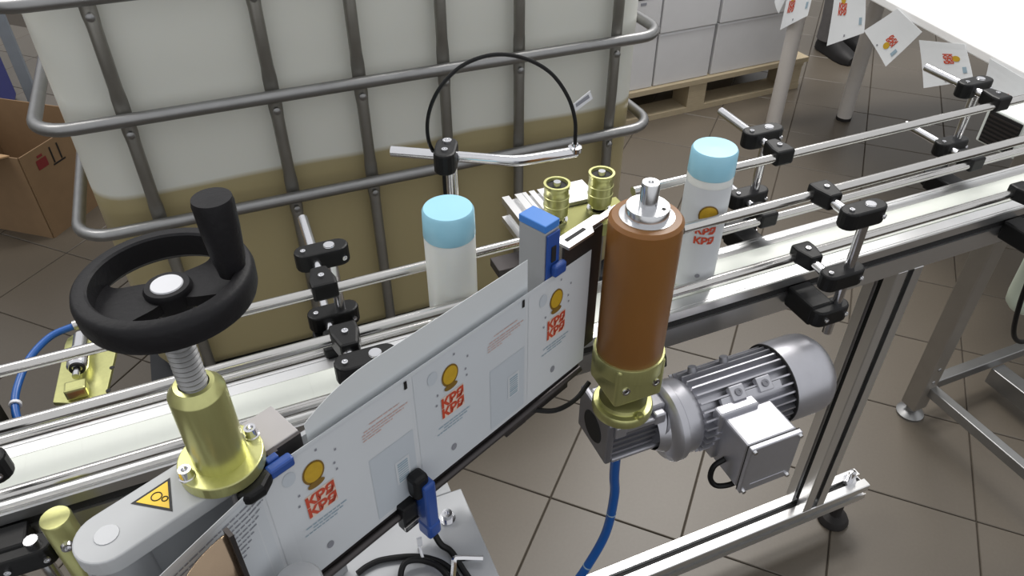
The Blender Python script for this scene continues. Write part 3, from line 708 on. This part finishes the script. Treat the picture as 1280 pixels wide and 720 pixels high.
MB().span((.322, .672, .78), (.336, .688, .842)).build('side_post', 'yellow_zinc', pu, bevel=.001)
MB().lathe([(0, .004), (.0022, .004), (.003, .003), (.005, .003), (.005, 0)], (.329, .680, .842), n=12).build('post_screw', 'chrome', pu)
for x, y in ((.360, .716), (.4225, .718)):
    ro = MB().lathe([(.0, .830), (.0115, .830), (.0115, .835), (.0155, .836), (.0155, .8475), (.0162, .848), (.0162, .8498), (.0155, .8503), (.0155, .8595), (.0162, .860), (.0162, .8618), (.0155, .8623), (.0155, .872), (.0166, .8735), (.0166, .8785), (.0135, .8785), (.0128, .8745)], (x, y, 0), n=36).build('grooved_roller', 'yellow_zinc', pu)
    MB().lathe([(.0128, .8748), (0, .8748)], (x, y, 0), n=24).build('roller_recess', 'slot_dark', ro)
    MB().lathe([(0, .8805), (.0045, .8805), (.0055, .8745)], (x, y, 0), n=16).build('axle_screw', 'chrome', ro)
    MB().lathe([(.012, .824), (.0155, .824), (.0155, .8275), (.012, .8275)], (x, y, 0), n=28).build('bearing_ring', 'chrome', pu)
    MB().lathe([(.008, .822), (.008, .832)], (x, y, 0), n=16).build('axle', 'slot_dark', pu)
MB().span((.35, .742, .70), (.39, .780, .800)).build('support_leg', 'aluminium', pu)
MB().span((.272, .69, .776), (.314, .72, .788)).build('rail_stub', 'dark_steel', pu, bevel=.001)

# ================================================================== FIBRE SENSOR STAND
fst = thing('fibre_sensor_stand', (.2285, .722, .70), 'steel post with bent cross rod and arched black fibre cable', 'sensor stand')
MB().cyl((.2285, .722, .70), (.2285, .722, .935), RR + .0006, n=16).build('post', 'chrome', fst)
MB().cyl((.2235, .731, .70), (.2235, .731, .915), .0035, n=10).build('post_cable', 'cable_black', fst)
cl = MB().prism(stadium(-.010, .012, .0125), (.225, .728, .924), (.45, .9, 0), (-.9, .45, 0), (0, 0, .025)).build('clamp', 'black_plastic', fst, bevel=.0025)
screw(MB(), (.2215, .7205, .949), (0, 0, 1), .0038).build('screw', 'chrome', cl); screw(MB(), (.231, .7395, .949), (0, 0, 1), .0055).build('screw', 'chrome', cl)
rod = [(.172, .765, .9365)] + [Vector((.172, .765, .9365)).lerp(Vector((.280, .697, .9365)), t) for t in (.3, .6, .9)] + [(.291, .691, .9365), (.302, .688, .9365), (.315, .6865, .9365), (.366, .6825, .9365)]
MB().tube(rod, RR, 14).build('cross_rod', 'chrome', fst)
MB().lathe([(0, .003), (.0035, .003), (.004, 0), (.0078, -.001), (.0078, -.007)], (.364, .683, .944), n=16).build('fibre_head', 'chrome', fst)
fib = smooth_path([(.221, .738, .925), (.2085, .735, .955), (.208, .728, .99), (.220, .72, 1.022), (.245, .715, 1.045), (.278, .710, 1.053), (.310, .705, 1.046), (.338, .70, 1.028), (.356, .693, 1.002), (.364, .687, .975), (.364, .683, .947)], 8)
MB().tube(fib, .0022, 8).build('fibre_cable', 'cable_black', fst)
fl_ = MB().prism([(0, 0), (.022, .014), (.026, .004), (.005, -.008)], (.3605, .690, .990), (1, 0, 0), (0, 0, 1), (0, .0006, 0)).build('cable_flag', 'white_cap', fst)
MB().prism([(.005, .0015), (.020, .0100), (.022, .0058), (.006, -.0025)], (.3605, .6896, .990), (1, 0, 0), (0, 0, 1), (0, .0002, 0)).build('flag_print', 'print_grey', fl_)

# ================================================================== PNEUMATIC UNIT AT THE LEFT
pn = thing('pneumatic_unit', (-.21, .78, .64), 'yellow plated pneumatic stopper with steel cylinder behind the left guide rails', 'pneumatic')
PZ = .70
pp = MB().prism([(-.258, .765), (-.203, .738), (-.187, .845), (-.190, .872), (-.200, .888), (-.216, .893), (-.232, .890), (-.246, .880), (-.249, .868)], (0, 0, PZ - .006), (1, 0, 0), (0, 1, 0), (0, 0, .006)).build('base_plate', 'yellow_zinc', pn, bevel=.001)
for x, y in ((-.236, .876), (-.205, .872), (-.194, .800), (-.198, .760)): MB().lathe([(0, .0005), (.003, .0005), (.003, 0)], (x, y, PZ), n=10).build('bolt_hole', 'slot_dark', pp)
MB().lathe([(0, 0), (.0095, 0), (.0118, .003), (.0118, .030), (.0090, .032), (.0090, .060), (0, .061)], (-.2275, .795, PZ + .016), (.06, 1, 0), n=22).build('air_cylinder', 'chrome', pn)
MB().lathe([(.0060, 0), (.0060, .0012), (.0086, .0012), (.0088, 0)], (-.2275, .7945, PZ + .016), (-.06, -1, 0), n=18).build('seal_ring', 'slot_dark', pn)
MB().lathe([(0, 0), (.0042, 0), (.0042, .014)], (-.2285, .7805, PZ + .016), (.06, 1, 0), n=14).build('piston_rod', 'chrome', pn)
MB().span((-.242, .758, PZ), (-.218, .776, PZ + .016)).build('stop_block', 'yellow_zinc', pn, bevel=.003)
MB().lathe([(0, 0), (.024, 0), (.026, .004), (.026, .016), (.022, .022), (0, .022)], (-.224, .724, PZ - .014), n=28).build('red_pad', 'red_part', pn)
MB().cyl((-.206, .893, PZ + .012), (-.236, .889, PZ + .010), .0068, n=14).build('hose_fitting', 'steel', pn)
MB().span((-.212, .872, PZ), (-.200, .900, PZ + .022)).build('fitting_block', 'galvanised', pn, bevel=.002)
tb_ = smooth_path([(-.234, .889, PZ + .010), (-.262, .878, PZ + .010), (-.285, .85, PZ + .006), (-.297, .815, PZ), (-.30, .785, PZ - .004), (-.295, .755, PZ - .010), (-.278, .728, PZ - .02), (-.25, .705, PZ - .04)], 8)
MB().tube(tb_, .0045, 10).build('air_tube', 'hose_blue', pn)
MB().lathe([(.0046, -.002), (.0068, -.002), (.0068, .002), (.0046, .002)], (-.2995, .783, PZ - .0045), (.05, 1, 0), n=12).build('tube_clip', 'white_cap', pn)
MB().span((-.36, .735, .62), (-.315, .79, .74)).build('black_bracket', 'black_plastic', pn, bevel=.002)
MB().span((-.24, .70, .60), (-.21, .735, PZ - .021)).build('support_leg', 'galvanised', pn)

yp = thing('spacer_post', (-.228, .545, .60), 'short yellow metal post beside the lower left black bracket', 'post')
MB().lathe([(0, .60), (.0135, .60), (.0135, .766), (.0125, .768), (0, .768)], (-.222, .530, 0), n=28).build('post', 'yellow_zinc', yp)
MB().lathe([(0, .001), (.0028, .001), (.003, .0035), (.005, .0035), (.0055, 0)], (-.222 + .002, .5165, .742), (.15, -1, 0), n=14).build('set_screw', 'chrome', yp)
lp = MB().span((-.42, .36, .60), (-.235, .50, .66)).build('side_casing', 'plate_grey', bevel=.003)
tag(lp, 'pale grey machine casing at the lower left corner below the black bracket', 'casing')

# ================================================================== STAINLESS STAND UNDER THE CONVEYOR END
sd = thing('support_stand', (1.45, .65, 0), 'stainless tubular stand with round foot under the right conveyor end', 'stand')
MB().span((1.325, .743, .03), (1.365, .783, .693)).build('leg', 'stain_steel_leg', sd, bevel=.003)
MB().lathe([(0, 0), (.030, 0), (.031, .006), (.022, .012), (.012, .016), (.010, .03)], (1.345, .763, 0), n=20).build('foot', 'galvanised', sd)
MB().span((1.365, .753, .075), (1.95, .778, .10)).build('cross_bar', 'galvanised', sd, bevel=.002)
MB().span((1.345, .38, .075), (1.368, .745, .10)).build('cross_bar', 'galvanised', sd, bevel=.002)
MB().span((1.56, .40, .03), (1.60, .753, .075)).build('cross_bar', 'galvanised', sd, bevel=.002)
MB().span((1.91, .743, .03), (1.95, .783, .693)).build('leg', 'stain_steel_leg', sd, bevel=.003)
for z in (.12, .16): MB().lathe([(0, .002), (.004, .002), (.005, 0)], (1.345, .743, z), (0, -1, 0), n=10).build('bolt', 'galvanised', sd)
pc = thing('float_container', (1.20, .62, .49), 'pale green plastic container below the conveyor at the right edge', 'container')
MB().lathe([(0, .0), (.022, .002), (.030, .012), (.032, .03), (.033, .16), (.026, .185), (0, .19)], (1.235, .60, .485), n=28).build('container_body', 'container_green', pc)
tag(MB().tube(smooth_path([(1.105, .555, .69), (1.12, .558, .64), (1.14, .56, .56), (1.165, .56, .49), (1.195, .56, .455), (1.23, .56, .445), (1.275, .56, .46), (1.315, .56, .50)], 8), .0042, 10).build('hanging_cable', 'cable_black'), 'black cable loop hanging beside the pale green container', 'cable')

# ================================================================== BACKGROUND: PALLET WITH WHITE CARTONS
AZ = R(2)
pX = Vector((math.cos(AZ), math.sin(AZ), 0)); pY = Vector((-math.sin(AZ), math.cos(AZ), 0)); pO = Vector((1.30, 2.335, 0))
def pb(x0, x1, y0, y1, z0, z1): return MB().box(pO + pX * (x0 + x1) / 2 + pY * (y0 + y1) / 2 + Vector((0, 0, (z0 + z1) / 2)), (x1 - x0, y1 - y0, z1 - z0), AZ)
pal = thing('wooden_pallet', pO + pX * .5 + pY * .4, 'pale wooden pallet on the floor under the white cartons', 'pallet')
for x0 in (.0, .45, 1.02 - .08):
    for y0 in (.0, .34, .70): pb(x0, x0 + .085, y0, y0 + .1, .022, .10).build('pallet_block', 'wood', pal)
for y0 in (.0, .35, .70): pb(0, 1.03, y0, y0 + .1, 0, .022).build('bottom_board', 'wood', pal)
for i in range(3): pb([0, .45, .945][i], [.085, .535, 1.03][i], 0, .80, .10, .118).build('stringer_board', 'wood', pal)
for i in range(6): pb(-.01, 1.045, .0 + i * .14 - .008, .0 + i * .14 + .095, .118, .138).build('deck_board', 'wood', pal)
k = 0
widths = [.235, .245, .37, .0]
labels = {
    (0, 0): 'lower white carton on the pallet nearest the tank', (0, 1): 'narrower lower white carton between the tank side and the wide one', (0, 2): 'wide lower white carton on the pallet beside the table leg',
    (1, 0): 'upper white carton with a dark hand slot beside the tank', (1, 1): 'upper white carton with wrinkled film left of the wide one', (1, 2): 'upper wide white carton behind the table leg'}
for row, (z0, h) in enumerate(((.139, .205), (.346, .21))):
    x = .03 if row else .03
    for j, w in enumerate((.245, .255, .385)):
        gap = .008 if j < 1 else .014
        c = pO + pX * (x + w / 2) + pY * .19; cb = thing('carton', (c.x, c.y, z0), labels[(row, j)], 'carton', 'white cartons on the pallet')
        fy = .010 + .006 * row - .012 * row
        pb(x, x + w, fy, fy + .36, z0, z0 + h).build('carton_body', 'carton_white', cb, bevel=.003)
        pb(x + w * .5 - .001, x + w * .5 + .001, fy + .002, fy + .358, z0 + h, z0 + h + .0008).build('lid_seam', 'print_grey', cb)
        if row == 1 and j < 2: pb(x + w * .35, x + w * .85, fy - .0012, fy, z0 + .135, z0 + .145).build('hand_slot', 'slot_dark' if j == 0 else 'print_grey', cb)
        if row == 1 and j == 0: pb(x + w * .62, x + w * .72, fy - .001, fy, z0 + .115, z0 + .125).build('carton_print', 'print_grey', cb)
        if row == 0: pb(x + .004, x + w - .004, fy - .0008, fy, z0 + h - .010, z0 + h - .003).build('carton_tape', 'white_cap', cb)
        x += w + gap

# ================================================================== WHITE TABLE WITH HANGING LABEL SHEETS
tz = .618
eT = Vector((.106, .606, 0)).normalized(); nT = Vector((eT.y, -eT.x, 0)); oT = Vector((1.836, 1.145, 0))
def tp(s_, o_, z): return oT + eT * s_ + nT * o_ + Vector((0, 0, z))
tab = thing('work_table', tp(.5, .6, 0), 'white work table at the upper right with label sheets along its edge', 'table')
MB().prism([(-.03, 0), (1.15, 0), (1.15, 1.3), (-.03, 1.3)], oT + Vector((0, 0, tz - .026)), eT, nT, (0, 0, .026)).build('table_top', 'table_white', tab, bevel=.004)
for lx, ly in ((1.985, 2.102), (2.300, 2.058)):
    lgm = MB().cyl((lx, ly, .012), (lx, ly, tz - .026), .028, n=20).build('leg', 'table_leg', tab)
    MB().lathe([(0, 0), (.029, 0), (.030, .012), (0, .013)], (lx, ly, 0), n=20).build('foot', 'rubber', lgm)
for lx, ly in ((3.0, 1.10), (3.15, 1.95)): MB().cyl((lx, ly, 0), (lx, ly, tz - .026), .028, n=20).build('leg', 'table_leg', tab)
sheet_lab = ['small corner of a label sheet, leftmost of those on the table edge', 'label sheet hanging beside the thick table leg', 'label sheet hanging in front of the black shoe', 'label sheet turned on its corner like a diamond', 'label sheet with sideways red logo behind the far bracket', 'label sheet at the right picture edge']
sheets = [  # corners (distance along the table edge, height)
    [(1.125, .588), (1.045, .588), (1.105, .400), (1.150, .43)],
    [(1.02, .600), (.870, .600), (.857, .477), (.995, .380)],
    [(.825, .610), (.665, .612), (.610, .501), (.770, .401)],
    [(.499, .612), (.372, .587), (.463, .450), (.606, .510)],
    [(.377, .562), (.211, .610), (.129, .545), (.291, .454)],
    [(.113, .610), (-.02, .605), (-.06, .50), (.090, .520)]]
for i, cs in enumerate(sheets):
    c_ = tp(sum(c[0] for c in cs) / 4, -.006, min(c[1] for c in cs))
    so = thing('label_sheet', c_, sheet_lab[i], 'label sheet', 'label sheets on the table edge')
    g = 6; A, B, C_, D_ = [tp(c[0], -.050 if i == 1 else -.003 - .003 * (i % 2), c[1]) for c in cs]
    def Q(s, t, e=0):
        p = (A.lerp(B, s)).lerp(D_.lerp(C_, s), t); return p - nT * (e + .008 * t * t + .003 * math.sin(3 * s + i) * t)
    MB().sheet([[Q(a / g, b / g) for b in range(g + 1)] for a in range(g + 1)]).build('sheet', 'sheet_white', so, solid=.0006)
    if i == 0: continue
    # logo frame: centre and unit directions "right" and "up" of the print, in sheet coordinates
    (lu, lv), (ru, rv) = (((.30, .62), (1, 0)), ((.28, .62), (1, 0)), ((.32, .42), (1, 0)), ((.62, .62), (-1, 0)), ((.62, .40), (0, 1)), ((.75, .62), (0, 1)))[i]
    uu, uv = rv, -ru
    if i == 4: uu, uv = 1, 0
    def L(x, y): return Q(lu + ru * x + uu * y, lv + rv * x + uv * y, .0015)
    k2 = 14; MB().add([L(.075 * math.cos(2 * math.pi * q / k2), .13 + .085 * math.sin(2 * math.pi * q / k2)) for q in range(k2)], [list(range(k2))]).build('emblem', 'print_yellow', so)
    for r_ in (0, 1):
        gg = text_geo('КРЯ', .13); MB().add([L(v[0], -.03 - .10 * r_ + v[1]) for v in gg[0]], gg[1]).build('lettering', 'print_red', so)
    MB().sheet([[Q(.45, .90, .0015), Q(.45, .94, .0015)], [Q(.49, .90, .0015), Q(.49, .94, .0015)]]).build('print_dot', 'print_grey', so)
    MB().sheet([[Q(.84, .62, .0015), Q(.84, .78, .0015)], [Q(.92, .62, .0015), Q(.92, .78, .0015)]]).build('barcode', 'print_blue', so)

# person behind the table: only a trouser leg and black shoe show
pe_o = thing('person', (2.74, 2.62, 0), 'person in grey trousers and black shoes behind the hanging label sheets', 'person')
def limb(rows_, name, m, n=16):
    mb = MB(); vs = []
    for c, a, b in rows_: vs += [Vector(c) + Vector((a * math.cos(2 * math.pi * i / n), b * math.sin(2 * math.pi * i / n), 0)) for i in range(n)]
    k_ = len(rows_); mb.add(vs, [(q * n + i, q * n + (i + 1) % n, (q + 1) * n + (i + 1) % n, (q + 1) * n + i) for q in range(k_ - 1) for i in range(n)], True)
    mb.add(vs, [list(range(n))[::-1], [(k_ - 1) * n + i for i in range(n)]]); return mb.build(name, m, pe_o)
body_rows = []
for dx, dy in ((0, 0), (.16, .10)):
    cx, cy = 2.735 + dx, 2.66 + dy
    limb([((cx, cy, .06), .058, .062), ((cx, cy, .14), .055, .060), ((cx + .005, cy, .28), .066, .072), ((cx + .01, cy + .01, .45), .074, .078), ((cx + .02, cy + .02, .62), .088, .09), ((cx + .05 - dx * .3, cy + .03 - dy * .3, .80), .10, .10)], 'trouser_leg', 'trouser_grey')
    fx = Vector((-.10, -.99, 0)).normalized(); sx_ = Vector((-fx.y, fx.x, 0)); mb = MB(); vs = []; n = 12
    secs = [(-.055, .030, .055), (-.03, .040, .085), (.02, .042, .090), (.07, .044, .070), (.12, .048, .058), (.165, .042, .048), (.19, .022, .034)]
    for t, w, h in secs:
        c = Vector((cx, cy, 0)) + fx * t
        vs += [c + sx_ * (w * math.cos(math.pi * i / (n - 1))) + Vector((0, 0, .004 + h * math.sin(math.pi * i / (n - 1)) ** .7 if 0 < i < n - 1 else .004)) for i in range(n)]
    m_ = len(secs); mb.add(vs, [(q * n + i, (q + 1) * n + i, (q + 1) * n + (i + 1) % n, q * n + (i + 1) % n) for q in range(m_ - 1) for i in range(n)], True)
    mb.add(vs, [list(range(n)), [(m_ - 1) * n + i for i in range(n)][::-1]]); mb.build('shoe', 'shoe_black', pe_o)
limb([((2.84, 2.72, .76), .17, .11), ((2.84, 2.73, .88), .18, .12), ((2.84, 2.73, 1.05), .17, .11), ((2.84, 2.73, 1.25), .20, .12), ((2.84, 2.73, 1.38), .19, .10), ((2.84, 2.73, 1.42), .07, .06), ((2.84, 2.73, 1.48), .055, .06), ((2.84, 2.71, 1.53), .075, .09), ((2.84, 2.71, 1.62), .078, .10), ((2.84, 2.71, 1.69), .05, .06)], 'torso', 'trouser_grey')

# white machine corner with dark louvre, between conveyor and table
wm = thing('white_machine', (1.80, 1.0, .45), 'white machine housing with dark side grille beyond the right rails', 'machine')
MB().span((1.66, .80, .50), (2.15, 1.085, .588)).build('housing', 'machine_white', wm, bevel=.004)
gr = MB().span((1.657, .99, .506), (1.661, 1.075, .582)).build('side_grille', 'slot_dark', wm)
for i in range(7): MB().span((1.655, .992, .510 + i * .010), (1.658, 1.073, .514 + i * .010)).build('grille_slat', 'dark_steel', gr)
for lx in (2.02, 2.11): MB().span((lx, .90, 0), (lx + .03, .93, .50)).build('leg', 'machine_white', wm)

# ================================================================== CARDBOARD BOXES AT THE LEFT
c0 = Vector((-.567, 2.358, 0)); ex = Vector((.62, .785, 0)).normalized(); ey = Vector((-.785, .62, 0)).normalized()
cbx = thing('cardboard_box', c0 + ex * .15 + ey * .2, 'open brown cardboard box with raised flaps on the floor left of the tank', 'box')
def face(p, a, b, th, name, m, par=None):
    mb = MB(); nrm = a.cross(b).normalized() * th; p = Vector(p)
    mb.add([p, p + a, p + a + b, p + b, p + nrm, p + a + nrm, p + a + b + nrm, p + b + nrm], [(0, 1, 2, 3), (7, 6, 5, 4), (0, 4, 5, 1), (1, 5, 6, 2), (2, 6, 7, 3), (3, 7, 4, 0)]); return mb.build(name, m, par or cbx)
hh = Vector((0, 0, .28)); Lx, Ly = .32, .46
w1 = face(c0, ex * Lx, hh, .004, 'side_wall', 'carton_brown'); face(c0, ey * Ly, hh, -.004, 'side_wall', 'carton_brown')
face(c0 + ey * Ly, ex * Lx, hh, -.004, 'side_wall', 'carton_brown'); face(c0 + ex * Lx, ey * Ly, hh, .004, 'side_wall', 'carton_brown')
face(c0, ex * Lx, ey * Ly, .004, 'box_bottom', 'carton_brown')
face(c0 + hh + ey * .03, ey * (Ly - .03), -ex * .13 + Vector((0, 0, .035)), .004, 'flap', 'carton_inside')
face(c0 + hh + ey * Ly, ex * Lx, Vector((-.12, .08, .05)), .004, 'flap', 'carton_inside')
nx = ex.cross(Vector((0, 0, 1)))
def mark(s0, s1, z0, z1, m='print_ochre'): face(c0 + ex * s0 + nx * .0046 + Vector((0, 0, z0)), ex * (s1 - s0), Vector((0, 0, z1 - z0)), .0005, 'box_symbol', m, w1)
mark(.045, .085, .215, .245, 'red_part'); mark(.055, .075, .250, .258, 'red_part'); mark(.105, .110, .21, .262, 'print_black'); mark(.135, .140, .21, .262, 'print_black'); mark(.100, .150, .203, .208, 'print_black')
cb2 = MB().box((-1.12, 3.06, .22), (.36, .24, .44), R(-8)).build('cardboard_box', 'carton_brown', bevel=.002)
tag(cb2, 'closed brown cardboard box standing behind the open one', 'box')
cb2_ = MB().box((-1.12, 3.06, .4405), (.36, .03, .001), R(-8)).build('box_tape', 'carton_inside', cb2)
bl = thing('blue_bin', (-.95, 3.45, 0), 'dark blue plastic bin at the upper left picture corner', 'bin')
MB().prism([(-.30, -.18), (.30, -.18), (.30, .18), (-.30, .18)], (-1.06, 3.40, 0), (1, 0, 0), (0, 1, 0), (0, 0, .75)).build('bin_body', 'bin_blue', bl, bevel=.02)
for z in (.35, .52, .70): MB().span((-1.355, 3.212, z), (-.765, 3.222, z + .02)).build('bin_rib', 'bin_blue', bl)
gpz = thing('steel_upright', (-.585, 2.80, 0), 'blue grey steel upright between the blue bin and the tank', 'post')
MB().span((-.610, 2.97, .012), (-.575, 3.005, 1.2)).build('upright', 'post_grey', gpz, bevel=.002)
MB().span((-.64, 2.94, 0), (-.545, 3.035, .012)).build('foot_plate', 'post_grey', gpz)
